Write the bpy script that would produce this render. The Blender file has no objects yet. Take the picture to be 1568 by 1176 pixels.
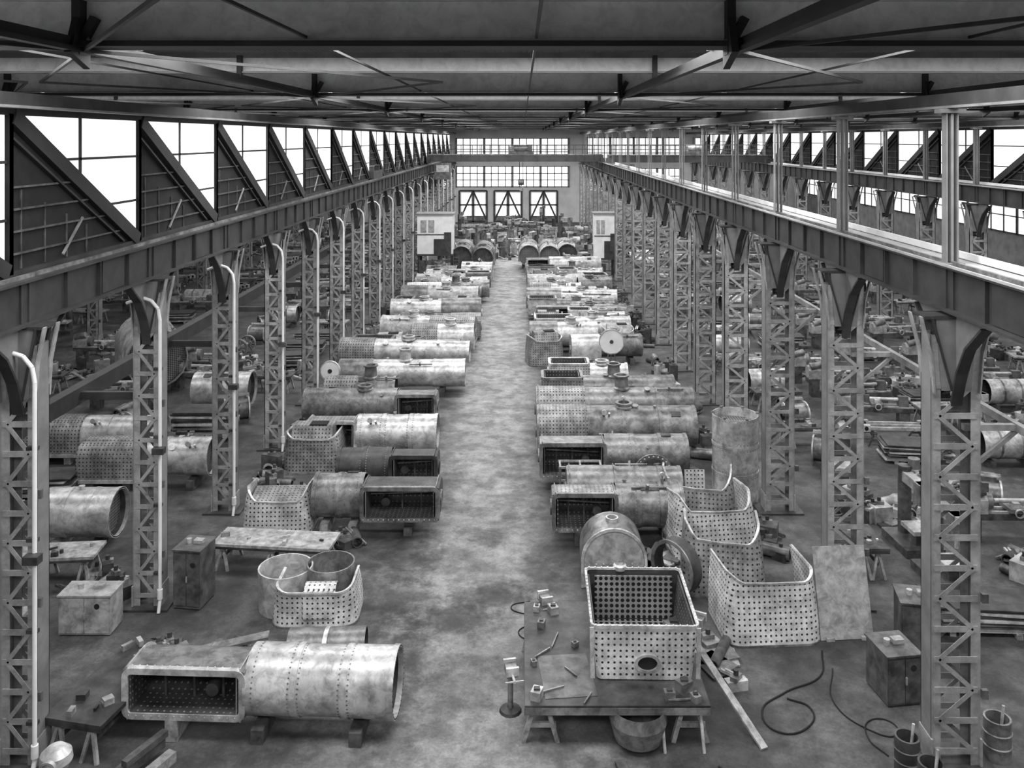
import bpy, math, random
from mathutils import Matrix, Vector, Quaternion
R = random.Random(7)
scene = bpy.context.scene
try:
    scene.view_settings.view_transform = 'Standard'
except Exception:
    pass
pi = math.pi
CAMZ = 12.5

# ------------------------------------------------------------------ materials
MATS = {}
def mat(name, lo, hi, rough=.6, metal=0.0, scale=2.0, dots=None, dotcol=.02, dotr=.24, emit=0, bump=.12, wave=None, grime=0.0):
    m = bpy.data.materials.new(name); m.use_nodes = True
    nt = m.node_tree; N = nt.nodes; K = nt.links
    b = N['Principled BSDF']; b.inputs['Roughness'].default_value = rough
    b.inputs['Metallic'].default_value = metal
    tc = N.new('ShaderNodeTexCoord')
    oi = N.new('ShaderNodeObjectInfo')
    ad = N.new('ShaderNodeVectorMath'); ad.operation = 'ADD'
    ml = N.new('ShaderNodeVectorMath'); ml.operation = 'SCALE'; ml.inputs[3].default_value = 37.
    K.new(oi.outputs['Location'], ml.inputs[0])
    K.new(tc.outputs['Object'], ad.inputs[0]); K.new(ml.outputs[0], ad.inputs[1])
    n1 = N.new('ShaderNodeTexNoise'); n1.inputs['Scale'].default_value = scale
    n1.inputs['Detail'].default_value = 5; n1.inputs['Roughness'].default_value = .6
    K.new(ad.outputs[0], n1.inputs['Vector'])
    mr = N.new('ShaderNodeMapRange'); mr.inputs[1].default_value = .32; mr.inputs[2].default_value = .68
    mr.inputs[3].default_value = lo; mr.inputs[4].default_value = hi
    K.new(n1.outputs['Fac'], mr.inputs[0])
    out = mr.outputs[0]
    if grime:
        n2 = N.new('ShaderNodeTexNoise'); n2.inputs['Scale'].default_value = 3.6; n2.inputs['Detail'].default_value = 10; n2.inputs['Roughness'].default_value = .72
        n2.inputs['Distortion'].default_value = .5
        K.new(ad.outputs[0], n2.inputs['Vector'])
        m2 = N.new('ShaderNodeMapRange'); m2.inputs[1].default_value = .38; m2.inputs[2].default_value = .56
        m2.inputs[3].default_value = 1-grime; m2.inputs[4].default_value = 1.05
        K.new(n2.outputs['Fac'], m2.inputs[0])
        mm = N.new('ShaderNodeMath'); mm.operation = 'MULTIPLY'; K.new(out, mm.inputs[0]); K.new(m2.outputs[0], mm.inputs[1]); out = mm.outputs[0]
    if dots:
        mp = N.new('ShaderNodeVectorMath'); mp.operation = 'SCALE'; mp.inputs[3].default_value = 1.0/dots
        K.new(tc.outputs['UV'], mp.inputs[0])
        vo = N.new('ShaderNodeTexVoronoi'); vo.voronoi_dimensions = '2D'; vo.inputs['Randomness'].default_value = 0.0
        vo.inputs['Scale'].default_value = 1.0
        K.new(mp.outputs[0], vo.inputs['Vector'])
        lt = N.new('ShaderNodeMath'); lt.operation = 'LESS_THAN'; lt.inputs[1].default_value = dotr
        K.new(vo.outputs['Distance'], lt.inputs[0])
        mx = N.new('ShaderNodeMix'); mx.data_type = 'FLOAT'
        K.new(lt.outputs[0], mx.inputs[0]); K.new(out, mx.inputs[2]); mx.inputs[3].default_value = dotcol
        out = mx.outputs[0]
    cb = N.new('ShaderNodeCombineColor')
    for i in range(3): K.new(out, cb.inputs[i])
    K.new(cb.outputs[0], b.inputs['Base Color'])
    if emit:
        K.new(cb.outputs[0], b.inputs['Emission Color']); b.inputs['Emission Strength'].default_value = emit
    if bump:
        bp = N.new('ShaderNodeBump'); bp.inputs['Strength'].default_value = bump; bp.inputs['Distance'].default_value = .05
        h = n1.outputs['Fac']
        if wave:
            wv = N.new('ShaderNodeTexWave'); wv.inputs['Scale'].default_value = wave; wv.bands_direction = 'X'
            K.new(tc.outputs['Object'], wv.inputs['Vector']); h = wv.outputs['Fac']
            bp.inputs['Strength'].default_value = 1.0
        K.new(h, bp.inputs['Height']); K.new(bp.outputs[0], b.inputs['Normal'])
    MATS[name] = m
    return m
mat('steel_bright', .30, .78, .36, .3, 1.3, grime=.42)
mat('steel', .10, .34, .38, .3, 1.5, grime=.5)
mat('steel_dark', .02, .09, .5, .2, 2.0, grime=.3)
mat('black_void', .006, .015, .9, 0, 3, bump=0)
mat('stay_plate', .14, .40, .45, .2, 1.3, dots=.13, dotcol=.02, dotr=.2, grime=.45)
mat('stay_plate_bright', .40, .88, .5, .1, 1.3, dots=.13, dotcol=.03, dotr=.2, grime=.35)
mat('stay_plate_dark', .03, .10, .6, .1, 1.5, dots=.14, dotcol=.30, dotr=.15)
mat('tube_plate', .12, .26, .6, .1, 1.5, dots=.09, dotcol=.006, dotr=.36)
mat('tube_plate_big', .16, .32, .6, .1, 1.5, dots=.13, dotcol=.006, dotr=.34)
mat('column_paint', .20, .38, .6, 0, 2, grime=.25)
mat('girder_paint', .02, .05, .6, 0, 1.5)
mat('gusset_paint', .14, .24, .6, 0, 1.5)
mat('girder_top', .3, .45, .6, 0, 1.5)
mat('roof_beam_paint', .74, .90, .6, 0, .8, grime=.15)
mat('roof_dark', .015, .04, .6, 0, .8)
mat('roof_corrugated', .10, .16, .7, 0, .5, wave=2.2)
mat('wall_brick', .18, .3, .9, 0, 1.0)
mat('wall_panel', .50, .66, .8, 0, .6)
mat('wood', .20, .48, .8, 0, 4, grime=.4)
mat('wood_dark', .03, .11, .85, 0, 4)
mat('white_paint', .70, .86, .5, 0, 1.5)
mat('glass_daylight', .78, .97, .4, 0, .35, emit=1.1, bump=0)
mat('machine_grey', .04, .16, .4, .2, 3, grime=.3)
mat('machine_light', .28, .55, .45, .2, 3, grime=.4)

def floor_mat():
    m = bpy.data.materials.new('concrete_floor'); m.use_nodes = True
    nt = m.node_tree; N = nt.nodes; K = nt.links; b = N['Principled BSDF']
    b.inputs['Roughness'].default_value = .72
    g = N.new('ShaderNodeNewGeometry'); sep = N.new('ShaderNodeSeparateXYZ'); K.new(g.outputs['Position'], sep.inputs[0])
    def noise(sc, det=6, ro=.65, off=0):
        n = N.new('ShaderNodeTexNoise'); n.inputs['Scale'].default_value = sc; n.inputs['Detail'].default_value = det
        n.inputs['Roughness'].default_value = ro
        if off:
            a = N.new('ShaderNodeVectorMath'); a.inputs[1].default_value=(off,off,0); K.new(g.outputs['Position'], a.inputs[0]); K.new(a.outputs[0], n.inputs['Vector'])
        else: K.new(g.outputs['Position'], n.inputs['Vector'])
        return n.outputs['Fac']
    def math_(op, a, b_=None, c=None):
        n = N.new('ShaderNodeMath'); n.operation = op
        for i, v in enumerate((a, b_, c)):
            if v is None: continue
            if isinstance(v, (int, float)): n.inputs[i].default_value = v
            else: K.new(v, n.inputs[i])
        return n.outputs[0]
    def mr(v, a, b_, c, d):
        n = N.new('ShaderNodeMapRange'); n.interpolation_type = 'SMOOTHSTEP'
        K.new(v, n.inputs[0])
        for i, x in enumerate((a, b_, c, d)): n.inputs[i+1].default_value = x
        return n.outputs[0]
    nb = noise(.4, 4, .5); nf = noise(2.0, 9, .7); nv = noise(14, 4, .7); ns = noise(.9, 8, .68, 31)
    xw = math_('ADD', sep.outputs[0], math_('MULTIPLY', math_('SUBTRACT', nb, .5), 2.0))
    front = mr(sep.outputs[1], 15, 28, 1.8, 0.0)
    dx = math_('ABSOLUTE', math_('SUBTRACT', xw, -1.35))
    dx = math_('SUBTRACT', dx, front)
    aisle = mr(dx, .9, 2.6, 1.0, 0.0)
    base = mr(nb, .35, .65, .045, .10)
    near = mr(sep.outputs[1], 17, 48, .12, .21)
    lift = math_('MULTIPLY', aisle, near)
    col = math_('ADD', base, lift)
    col = math_('MULTIPLY', col, mr(nf, .3, .7, .66, 1.26))
    col = math_('MULTIPLY', col, mr(nv, .3, .7, .82, 1.14))
    col = math_('MULTIPLY', col, mr(ns, .40, .56, .62, 1.08))
    def stain(cx, cy, rx, ry, s):
        a = math_('MULTIPLY', math_('SUBTRACT', sep.outputs[0], cx), 1/rx)
        c = math_('MULTIPLY', math_('SUBTRACT', sep.outputs[1], cy), 1/ry)
        d = math_('SQRT', math_('ADD', math_('MULTIPLY', a, a), math_('MULTIPLY', c, c)))
        d = math_('ADD', d, math_('MULTIPLY', math_('SUBTRACT', nf, .5), 1.8))
        return mr(d, .2, 1.3, s, 1.0)
    for s in [(-.7, 23.7, 1.2, .9, .25), (-1.9, 22.6, 1.6, .9, .35), (-3.2, 20.5, 1.1, 2.4, .35), (-3.4,23.5,1.2,1.6,.4), (-1.1, 27.3, .6, .7, .4), (-.4, 28.8, .4, .6, .45), (4.6, 16.5, 3, 1.5, .7), (.5,25,.8,1.3,.5), (-3.4,26,1.2,1.5,.45), (-1.5,20,1.5,.6,.75),(-2.7,31,.5,3,.6),(-1.6,17.2,.5,.4,.7),(-.2,33,.5,2.5,.7)]:
        col = math_('MULTIPLY', col, stain(*s))
    cb = N.new('ShaderNodeCombineColor')
    for i in range(3): K.new(col, cb.inputs[i])
    K.new(cb.outputs[0], b.inputs['Base Color'])
    bp = N.new('ShaderNodeBump'); bp.inputs['Strength'].default_value = .2; bp.inputs['Distance'].default_value = .03
    K.new(nf, bp.inputs['Height']); K.new(bp.outputs[0], b.inputs['Normal'])
    MATS['floor'] = m
floor_mat()

# ------------------------------------------------------------------ mesh builder
class B:
    def __init__(s):
        s.v=[]; s.f=[]; s.m=[]; s.s=[]; s.M=Matrix.Identity(4); s.names=[]
    def mi(s, n):
        if n not in s.names: s.names.append(n)
        return s.names.index(n)
    def add(s, vs, fs, m, smooth=False):
        o=len(s.v); M=s.M; flip = M.determinant()<0
        s.v += [tuple(M @ Vector(p)) for p in vs]
        k=s.mi(m)
        for f in fs:
            f=[o+i for i in f]
            if flip: f.reverse()
            s.f.append(f); s.m.append(k); s.s.append(smooth)
    def box(s, c, d, m, rz=0, rx=0, ry=0):
        T=Matrix.Translation(c)@Matrix.Rotation(rz,4,'Z')@Matrix.Rotation(ry,4,'Y')@Matrix.Rotation(rx,4,'X')
        x,y,z=d[0]/2,d[1]/2,d[2]/2
        vs=[T@Vector(p) for p in [(-x,-y,-z),(x,-y,-z),(x,y,-z),(-x,y,-z),(-x,-y,z),(x,-y,z),(x,y,z),(-x,y,z)]]
        s.add(vs,[(0,3,2,1),(4,5,6,7),(0,1,5,4),(1,2,6,5),(2,3,7,6),(3,0,4,7)],m)
    def bar(s, p0, p1, w, h, m):
        p0=Vector(p0); p1=Vector(p1); d=p1-p0; L=d.length
        if L<1e-6: return
        d.normalize(); up=Vector((0,0,1)) if abs(d.z)<.95 else Vector((0,1,0))
        a=d.cross(up).normalized()*w/2; c=a.cross(d).normalized()*h/2
        vs=[p0-a-c,p0+a-c,p0+a+c,p0-a+c,p1-a-c,p1+a-c,p1+a+c,p1-a+c]
        s.add(vs,[(0,1,2,3),(7,6,5,4),(0,4,5,1),(1,5,6,2),(2,6,7,3),(3,7,4,0)],m)
    def tube(s, p0, p1, r0, m, r1=None, seg=24, t=None, minner=None, caps=True):
        if r1 is None: r1=r0
        p0=Vector(p0); p1=Vector(p1); d=(p1-p0).normalized()
        up=Vector((0,0,1)) if abs(d.z)<.95 else Vector((1,0,0))
        a=d.cross(up).normalized(); c=a.cross(d).normalized()
        cs=[(math.cos(2*pi*i/seg),math.sin(2*pi*i/seg)) for i in range(seg)]
        ring=lambda p,r:[p+a*x*r+c*y*r for x,y in cs]
        v=ring(p0,r0)+ring(p1,r1)
        s.add(v,[(i,(i+1)%seg,seg+(i+1)%seg,seg+i) for i in range(seg)],m,True)
        if t is None:
            if caps: s.add(v,[list(range(seg-1,-1,-1)),list(range(seg,2*seg))],m)
        else:
            w=ring(p0,r0-t)+ring(p1,r1-t)
            s.add(w,[(seg+i,seg+(i+1)%seg,(i+1)%seg,i) for i in range(seg)],minner or m,True)
            s.add(v+w,[(i,2*seg+i,2*seg+(i+1)%seg,(i+1)%seg) for i in range(seg)]+[(seg+(i+1)%seg,3*seg+(i+1)%seg,3*seg+i,seg+i) for i in range(seg)],m)
    def disc(s, p, n, r, m, seg=24):
        n=Vector(n).normalized(); s.tube(Vector(p)-n*.012, Vector(p)+n*.012, r, m, seg=seg)
    def lathe(s, prof, m, seg=24, o=(0,0,0)):
        for (ra,za),(rb,zb) in zip(prof[:-1],prof[1:]):
            v=[]
            for r,z in ((ra,za),(rb,zb)):
                v+=[(o[0]+r*math.cos(2*pi*i/seg),o[1]+r*math.sin(2*pi*i/seg),o[2]+z) for i in range(seg)]
            s.add(v,[(i,(i+1)%seg,seg+(i+1)%seg,seg+i) for i in range(seg)],m,True)
    def prism(s, prof, x0, x1, m):
        n=len(prof)
        v=[(x0,y,z) for y,z in prof]+[(x1,y,z) for y,z in prof]
        s.add(v,[(i,i+n,(i+1)%n+n,(i+1)%n) for i in range(n)]+[list(range(n)),list(range(2*n-1,n-1,-1))],m)
    def sheet(s, path, t, x0, x1, m, mi_=None):
        n=len(path); ip=[]
        for i,(y,z) in enumerate(path):
            a=Vector(path[max(i-1,0)]); b=Vector(path[min(i+1,n-1)]); d=(b-a).normalized()
            ip.append((y+d.y*t, z-d.x*t))
        v=[(x0,y,z) for y,z in path]+[(x1,y,z) for y,z in path]
        w=[(x0,y,z) for y,z in ip]+[(x1,y,z) for y,z in ip]
        s.add(v,[(i,i+1,i+1+n,i+n) for i in range(n-1)],m,True)
        s.add(w,[(i+n,i+1+n,i+1,i) for i in range(n-1)],mi_ or m,True)
        a=v+w; k=2*n
        s.add(a,[(i+1,i,i+k,i+1+k) for i in range(n-1)]+[(i+n,i+1+n,i+1+n+k,i+n+k) for i in range(n-1)]+[(0,n,n+k,k),(2*n-1,n-1,n-1+k,2*n-1+k)],m)
    def rivet(s, p, n, r=.03, m='steel_bright'):
        p=Vector(p); n=Vector(n).normalized(); up=Vector((0,0,1)) if abs(n.z)<.9 else Vector((1,0,0))
        a=n.cross(up).normalized(); c=a.cross(n); q=5
        v=[p+a*math.cos(2*pi*i/q)*r+c*math.sin(2*pi*i/q)*r for i in range(q)]+[p+n*r*.9]
        s.add(v,[((i+1)%q,i,q) for i in range(q)],m,True)
    def rframe(s, x0,x1,y0,y1,z0,z1,t,rad,m):
        def out(x0,x1,y0,y1,r):
            P=[]
            for cx,cy,a0 in ((x1-r,y1-r,0),(x0+r,y1-r,90),(x0+r,y0+r,180),(x1-r,y0+r,270)):
                for k in range(5):
                    a=math.radians(a0+k*22.5); P.append((cx+r*math.cos(a),cy+r*math.sin(a)))
            return P
        A=out(x0,x1,y0,y1,rad); C=out(x0+t,x1-t,y0+t,y1-t,max(rad-t,.02)); n=len(A)
        v=[(x,y,z0) for x,y in A]+[(x,y,z1) for x,y in A]+[(x,y,z0) for x,y in C]+[(x,y,z1) for x,y in C]
        f=[]
        for i in range(n):
            j=(i+1)%n
            f+=[(i,j,n+j,n+i),(2*n+j,2*n+i,3*n+i,3*n+j),(n+i,n+j,3*n+j,3*n+i),(j,i,2*n+i,2*n+j)]
        s.add(v,f,m)
    def poly(s, pts, r, m, seg=8):
        for a,b in zip(pts[:-1],pts[1:]): s.tube(a,b,r,m,seg=seg,caps=True)
    def mesh(s, name):
        me=bpy.data.meshes.new(name); me.from_pydata(s.v,[],s.f)
        for n in s.names: me.materials.append(MATS[n])
        me.polygons.foreach_set('material_index',s.m); me.polygons.foreach_set('use_smooth',s.s)
        me.update()
        uv=me.uv_layers.new(name='UVMap'); d=uv.data
        for p in me.polygons:
            n=p.normal; ax=max(range(3),key=lambda i:abs(n[i]))
            for li in p.loop_indices:
                c=me.vertices[me.loops[li].vertex_index].co
                d[li].uv=(c.y,c.z) if ax==0 else ((c.x,c.z) if ax==1 else (c.x,c.y))
        return me
    def obj(s, name, loc=(0,0,0), rz=0):
        return inst(name, s.mesh(name), loc, rz)
def inst(name, me, loc=(0,0,0), rz=0, sc=None):
    o=bpy.data.objects.new(name,me); o.location=loc; o.rotation_euler=(0,0,rz)
    if sc: o.scale=sc
    scene.collection.objects.link(o); return o

YEND=130.0; Y0=-14.0
XL,XR=-10.0,8.6
XL2,XR2=-26.0,24.5
XWL,XWR=-41.0,41.0
BAY=5.9; YC=[17.5+BAY*i for i in range(-5,19)]
# ------------------------------------------------------------------ shell
b=B(); b.box(((XWL+XWR)/2,(Y0+YEND)/2,-.15),(XWR-XWL,YEND-Y0,.3),'floor'); b.obj('floor')
b=B(); b.box(((XWL+XWR)/2,(Y0+YEND)/2,14.95),(XWR-XWL+1,YEND-Y0+1,.12),'roof_corrugated'); b.obj('ceiling')
b=B()
b.box(((XWL+XWR)/2,YEND+.2,7.42),(XWR-XWL+1,.4,14.84),'wall_panel'); b.obj('wall_back')
b=B(); b.box(((XWL+XWR)/2,Y0-.2,7.42),(XWR-XWL+1,.4,14.84),'wall_panel'); b.obj('wall_front')
for nm,x,s in (('wall_left',XWL-.2,1),('wall_right',XWR+.2,-1)):
    b=B(); b.box((x,(Y0+YEND)/2,7.42),(.4,YEND-Y0,14.84),'wall_brick'); b.obj(nm)
wn=[0]
def window_y(x0,x1,z0,z1,nx,nz,y=YEND):
    wn[0]+=1; b=B()
    b.box(((x0+x1)/2,y-.03,(z0+z1)/2),(x1-x0,.04,z1-z0),'glass_daylight')
    for i in range(nx+1):
        x=x0+(x1-x0)*i/nx; b.box((x,y-.08,(z0+z1)/2),(.12 if i%4 else .34,.1,z1-z0+.2),'gusset_paint')
    for i in range(nz+1):
        z=z0+(z1-z0)*i/nz; b.box(((x0+x1)/2,y-.08,z),(x1-x0,.1,.12),'gusset_paint')
    b.obj('window_%d'%wn[0])
def window_x(xw,sgn,y0,y1,z0,z1,ny,nz):
    wn[0]+=1; b=B()
    b.box((xw+sgn*.03,(y0+y1)/2,(z0+z1)/2),(.04,y1-y0,z1-z0),'glass_daylight')
    for i in range(ny+1):
        y=y0+(y1-y0)*i/ny; b.box((xw+sgn*.08,y,(z0+z1)/2),(.1,.1 if i%4 else .3,z1-z0+.2),'girder_paint')
    for i in range(nz+1):
        z=z0+(z1-z0)*i/nz; b.box((xw+sgn*.08,(y0+y1)/2,z),(.1,y1-y0,.08),'girder_paint')
    b.obj('window_%d'%wn[0])
window_y(-9.9,6.9,9.5,12.5,16,3)
window_y(-9.9,6.9,5.3,8.3,16,3)
window_y(9.6,23.6,9.2,12.6,16,3)
window_y(9.6,23.6,4.6,8.0,16,3)
window_y(25.6,39.6,9.2,12.6,14,3)
window_y(-25,-11,5,8,14,3)
window_x(XWR,-1,0,128,4.6,8.8,64,3)
window_x(XWR,-1,0,128,9.8,13.0,64,2)
window_x(XWL,1,0,128,5.2,8.2,64,3)
for i,(a,c) in enumerate(((-9.4,-5.3),(-4.2,-.1),(1.1,5.2))):
    b=B(); w=c-a; h=4.7
    b.box((0,-.06,h/2),(w,.08,h),'white_paint')
    for s in (-1,1): b.box((s*w*.25,-.11,h*.5),(w*.36,.03,h*.86),'glass_daylight')
    for x in (-w/2,0,w/2): b.box((x,-.15,h/2),(.24,.12,h),'girder_paint')
    for z in (.15,2.6,h): b.box((0,-.15,z),(w,.12,.22),'girder_paint')
    b.box((0,-.13,.5),(w,.1,.9),'steel')
    for s in (-1,1): b.bar((0,-.2,h),(s*w/2,-.2,.2),.1,.26,'girder_paint')
    b.obj('door_%d'%(i+1),((a+c)/2,YEND,0))

# ------------------------------------------------------------------ roof
YB=[-15.5+14*i for i in range(1,11)]
b=B()
for y in YB:
    b.box((0,y,14.18),(XWR-XWL,.06,.56),'roof_beam_paint')
    b.box((0,y+.05,13.84),(XWR-XWL,.60,.08),'roof_dark')
    b.box((0,y,14.49),(XWR-XWL,.34,.05),'roof_beam_paint')
    for x in (-34,-24.9,-15.6,-6.3,2.95,12.2,21.5,30.8):
        b.box((x,y-.12,14.16),(.12,.22,.95),'roof_dark')
        b.prism([(y-.45,13.7),(y+.1,13.5),(y+.1,14.4),(y-.15,14.4)],x-.05,x+.05,'roof_dark')
        b.box((x+.1,y-.1,14.0),(.12,.12,.5),'roof_dark',ry=.5)
        b.bar((x+.1,y+1.6,13.95),(x-.15,y+2.2,14.85),.1,.1,'white_paint')
b.obj('roof_cross_girders')
b=B()
for y in [a+7 for a in YB[:-1]]:
    b.box((0,y,14.15),(XWR-XWL,.05,.30),'roof_beam_paint')
    b.box((0,y,13.98),(XWR-XWL,.20,.04),'girder_top')
    for x in (-34,-24.9,-15.6,-6.3,2.95,12.2,21.5,30.8): b.box((x,y-.1,14.1),(.1,.14,.5),'roof_dark')
for y in [a+k for a in YB[:-1] for k in (3.5,10.5)]:
    b.box((0,y,14.62),(XWR-XWL,.12,.28),'gusset_paint')
b.obj('roof_purlins')
b=B()
for x in (-34,-24.9,-15.6,-6.3,3.1,12.2,21.5,30.8):
    b.box((x,(Y0+YEND)/2,13.76),(.14,YEND-Y0,.07),'roof_dark')
    b.box((x,(Y0+YEND)/2,13.84),(.03,YEND-Y0,.18),'roof_dark')
for y in YB[:-1]:
    for x,s in ((-6.3,-1),(3.1,1),(12.2,1),(-15.6,1),(-6.3,1)):
        b.bar((x,y,13.76),(x+s*4.5,y+7,13.76),.05,.05,'girder_paint')
        b.bar((x+s*4.5,y+7,13.76),(x,y+14,13.76),.05,.05,'girder_paint')
for x in (-8.2,-3.1,.2,6.4): b.box((x,(Y0+YEND)/2,13.95),(.04,YEND-Y0,.04),'roof_dark')
b.obj('roof_bracing')
for x in (XL2,XL,XR,XR2):
    b=B(); b.box((x,(Y0+YEND)/2,13.28),(.08,YEND-Y0,.26),'girder_paint'); b.box((x,(Y0+YEND)/2,13.13),(.24,YEND-Y0,.05),'gusset_paint')
    b.obj('eaves_beam')

# ------------------------------------------------------------------ crane girders
def crane_girder(x,side,dz=0):
    b=B(); L=YEND-Y0-.4; yc=(Y0+YEND)/2
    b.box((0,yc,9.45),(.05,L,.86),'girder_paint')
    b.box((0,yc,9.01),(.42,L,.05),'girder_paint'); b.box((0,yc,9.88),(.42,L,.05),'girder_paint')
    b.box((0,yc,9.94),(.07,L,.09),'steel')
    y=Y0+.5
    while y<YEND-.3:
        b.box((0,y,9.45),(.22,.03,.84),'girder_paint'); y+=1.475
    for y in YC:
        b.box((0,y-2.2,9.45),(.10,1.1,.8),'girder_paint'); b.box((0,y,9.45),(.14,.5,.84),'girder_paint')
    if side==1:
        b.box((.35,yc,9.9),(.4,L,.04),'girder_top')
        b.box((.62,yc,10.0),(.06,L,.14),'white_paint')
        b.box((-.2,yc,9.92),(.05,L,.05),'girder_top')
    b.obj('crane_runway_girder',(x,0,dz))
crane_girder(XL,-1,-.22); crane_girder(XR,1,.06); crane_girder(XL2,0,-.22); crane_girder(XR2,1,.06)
b=B(); b.box((0,(Y0+YEND)/2,5.6),(.3,YEND-Y0-.4,.45),'girder_paint')
for y in YC: b.box((.9,y,5.6),(1.8,.14,.2),'girder_paint')
b.obj('pipe_bridge_beam',(-12,0,0))
b=B(); b.box((0,(Y0+YEND)/2,6.7),(.12,YEND-Y0-.4,.16),'column_paint')
for y in YC: b.box((-.5,y,6.7),(1.2,.12,.12),'column_paint'); b.bar((-.9,y,5.9),(0,y,6.65),.08,.08,'column_paint')
b.obj('pipe_bridge_beam',(9.95,0,0))

# ------------------------------------------------------------------ lattice columns
def column_mesh(W,D=.45,H=9.0,name='lattice_column',post=True):
    b=B()
    for s in (-1,1):
        b.box((s*(W/2-.015),0,H/2-.2),(.03,D,H-.4),'gusset_paint')
        for t in (-1,1): b.box((s*(W/2-.095),t*(D/2-.01),H/2-.2),(.19,.02,H-.4),'column_paint')
    n=12; z0=.35; z1=7.6; h=(z1-z0)/n
    for t in (-1,1):
        y=t*(D/2+.008)
        for i in range(n+1):
            b.box((0,y,z0+i*h),(W-.12,.016,.12),'column_paint')
        for i in range(n):
            a=z0+i*h; s=1 if i%2 else -1
            b.bar((-s*(W/2-.14),y+.004*t,a),(s*(W/2-.14),y+.004*t,a+h),.014,.085,'column_paint')
    for s in (-1,1):
        b.box((s*(W/2),0,.3),(.04,D+.1,.6),'column_paint')
    b.box((0,0,.03),(W+.5,D+.45,.06),'steel_dark')
    for t in (-1,1):
        y=t*(D/2+.02)
        v=[(-W*.30,y,7.5),(W*.30,y,7.5),(W*.42,y,8.98),(-W*.42,y,8.98)]
        b.add([(p[0],p[1]-.012,p[2]) for p in v]+[(p[0],p[1]+.012,p[2]) for p in v],[(0,1,2,3),(7,6,5,4),(0,4,5,1),(1,5,6,2),(2,6,7,3),(3,7,4,0)],'gusset_paint')
        for s in (-1,1):
            b.bar((s*W*.46,y,7.45),(s*W*.52,y,8.2),.03,.13,'column_paint'); b.bar((s*W*.52,y,8.2),(s*W*.72,y,8.97),.03,.13,'column_paint')
            b.bar((s*.1,y+.02*t,7.5),(s*W*.5,y+.02*t,8.95),.03,.1,'girder_paint')
    b.box((0,0,8.95),(W+.3,D+.1,.06),'girder_paint')
    for t in (-1,1):
        P=[(0,t*(D/2),7.2),(0,t*(D/2+.22),7.9),(0,t*(D/2+.55),8.45),(0,t*(D/2+1.15),8.95)]
        for a,c in zip(P[:-1],P[1:]): b.bar(a,c,.22,.05,'girder_paint')
        w=[(0,t*D/2,7.2),(0,t*(D/2+.22),7.9),(0,t*(D/2+.55),8.45),(0,t*(D/2+1.15),8.97),(0,t*D/2,8.97)]
        b.add([(-.012,p[1],p[2]) for p in w]+[(.012,p[1],p[2]) for p in w],[(0,1,2,3,4),(9,8,7,6,5)]+[(i,5+i,5+(i+1)%5,(i+1)%5) for i in range(5)],'gusset_paint')
    for z in (1.5,3.4,5.6): b.box((W/2+.06,-D/2-.04,z),(.12,.08,.18),'machine_grey')
    if post:
        b.box((0,0,11.5),(.05,.18,3.2),'gusset_paint')
        for s in (-1,1): b.box((s*.11,0,11.5),(.025,.2,3.2),'gusset_paint')
        b.box((0,0,13.05),(.5,.3,.08),'gusset_paint'); b.box((0,0,9.98),(.4,.4,.06),'gusset_paint')
    return b.mesh(name)
cmR=column_mesh(.98); cmL=column_mesh(.74,post=False)
for y in YC:
    inst('lattice_column',cmR,(XR,y,0)); inst('lattice_column',cmL,(XL,y,0),0,(1,1,.976))
    inst('lattice_column',cmR,(XR2,y,0)); inst('lattice_column',cmL,(XL2,y,0),0,(1,1,.976))
b=B()
pts=[(-.75,0,8.15),(-.35,0,8.3),(-.1,0,8.22),(.08,0,8.0),(.13,0,7.7),(.13,0,.3),(.13,-.1,.02)]
b.poly(pts,.045,'white_paint',10)
for z in (1,2.8,4.6,6.4): b.box((.06,.06,z),(.22,.1,.07),'steel_dark')
b.box((.15,-.12,4.3),(.3,.2,.16),'steel_dark'); b.tube((.13,0,.35),(.13,0,.6),.07,'white_paint',seg=10)
pm=b.mesh('downpipe')
for y in YC[3:]: inst('downpipe',pm,(XL+.30,y-.42,0))

# ------------------------------------------------------------------ saw-tooth clerestories
def clerestory_mesh(h0,h1):
    b=B(); L=BAY; zb=h0; zt=h1
    g=[(0,.12,zt),(0,L-.12,zt),(0,L-.12,zb),]
    b.add([(-.01,p[1],p[2]) for p in g]+[(.01,p[1],p[2]) for p in g],[(0,1,2),(5,4,3)],'glass_daylight')
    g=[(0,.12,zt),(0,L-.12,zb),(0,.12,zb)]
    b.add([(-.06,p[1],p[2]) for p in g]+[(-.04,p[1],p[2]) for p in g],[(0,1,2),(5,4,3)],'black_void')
    b.bar((0,.1,zt-.05),(0,L-.1,zb+.05),.22,.34,'roof_dark')
    b.bar((.0,.1,zt-.5),(0,L-.9,zb+.1),.14,.05,'roof_dark')
    for y in (0,L): b.box((0,y,(zb+zt)/2),(.16,.14,zt-zb),'roof_dark')
    y=L*.48; b.box((0,y,zt-(zt-zb)*.24),(.06,.12,(zt-zb)*.48),'roof_dark')
    for k in (.30,.66):
        z=zt-(zt-zb)*k; b.box((0,(L*k+L)/2,z),(.06,L*(1-k),.06),'roof_dark')
    b.box((0,L/2,zt+.05),(.14,L,.16),'roof_dark'); b.box((0,L/2,zb),(.14,L,.1),'girder_paint')
    for k in (.46,.60,.74,.88):
        z=zt-(zt-zb)*k; b.box((0,L*k/2-.1,z),(.06,L*k-.5,.04),'machine_grey')
    for k in range(4): b.box((-.02,.5+k*.9,zb+(zt-zb)*(.27-.05*k)),(.03,.03,(zt-zb)*(.5-.10*k)),'machine_grey')
    b.bar((0.02,L*.35,zb+.15),(0.02,L*.50,zb+.9),.04,.05,'column_paint')
    return b.mesh('clerestory_bay')
c1=clerestory_mesh(9.75,13.0); c2=clerestory_mesh(10.0,13.0)
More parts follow.
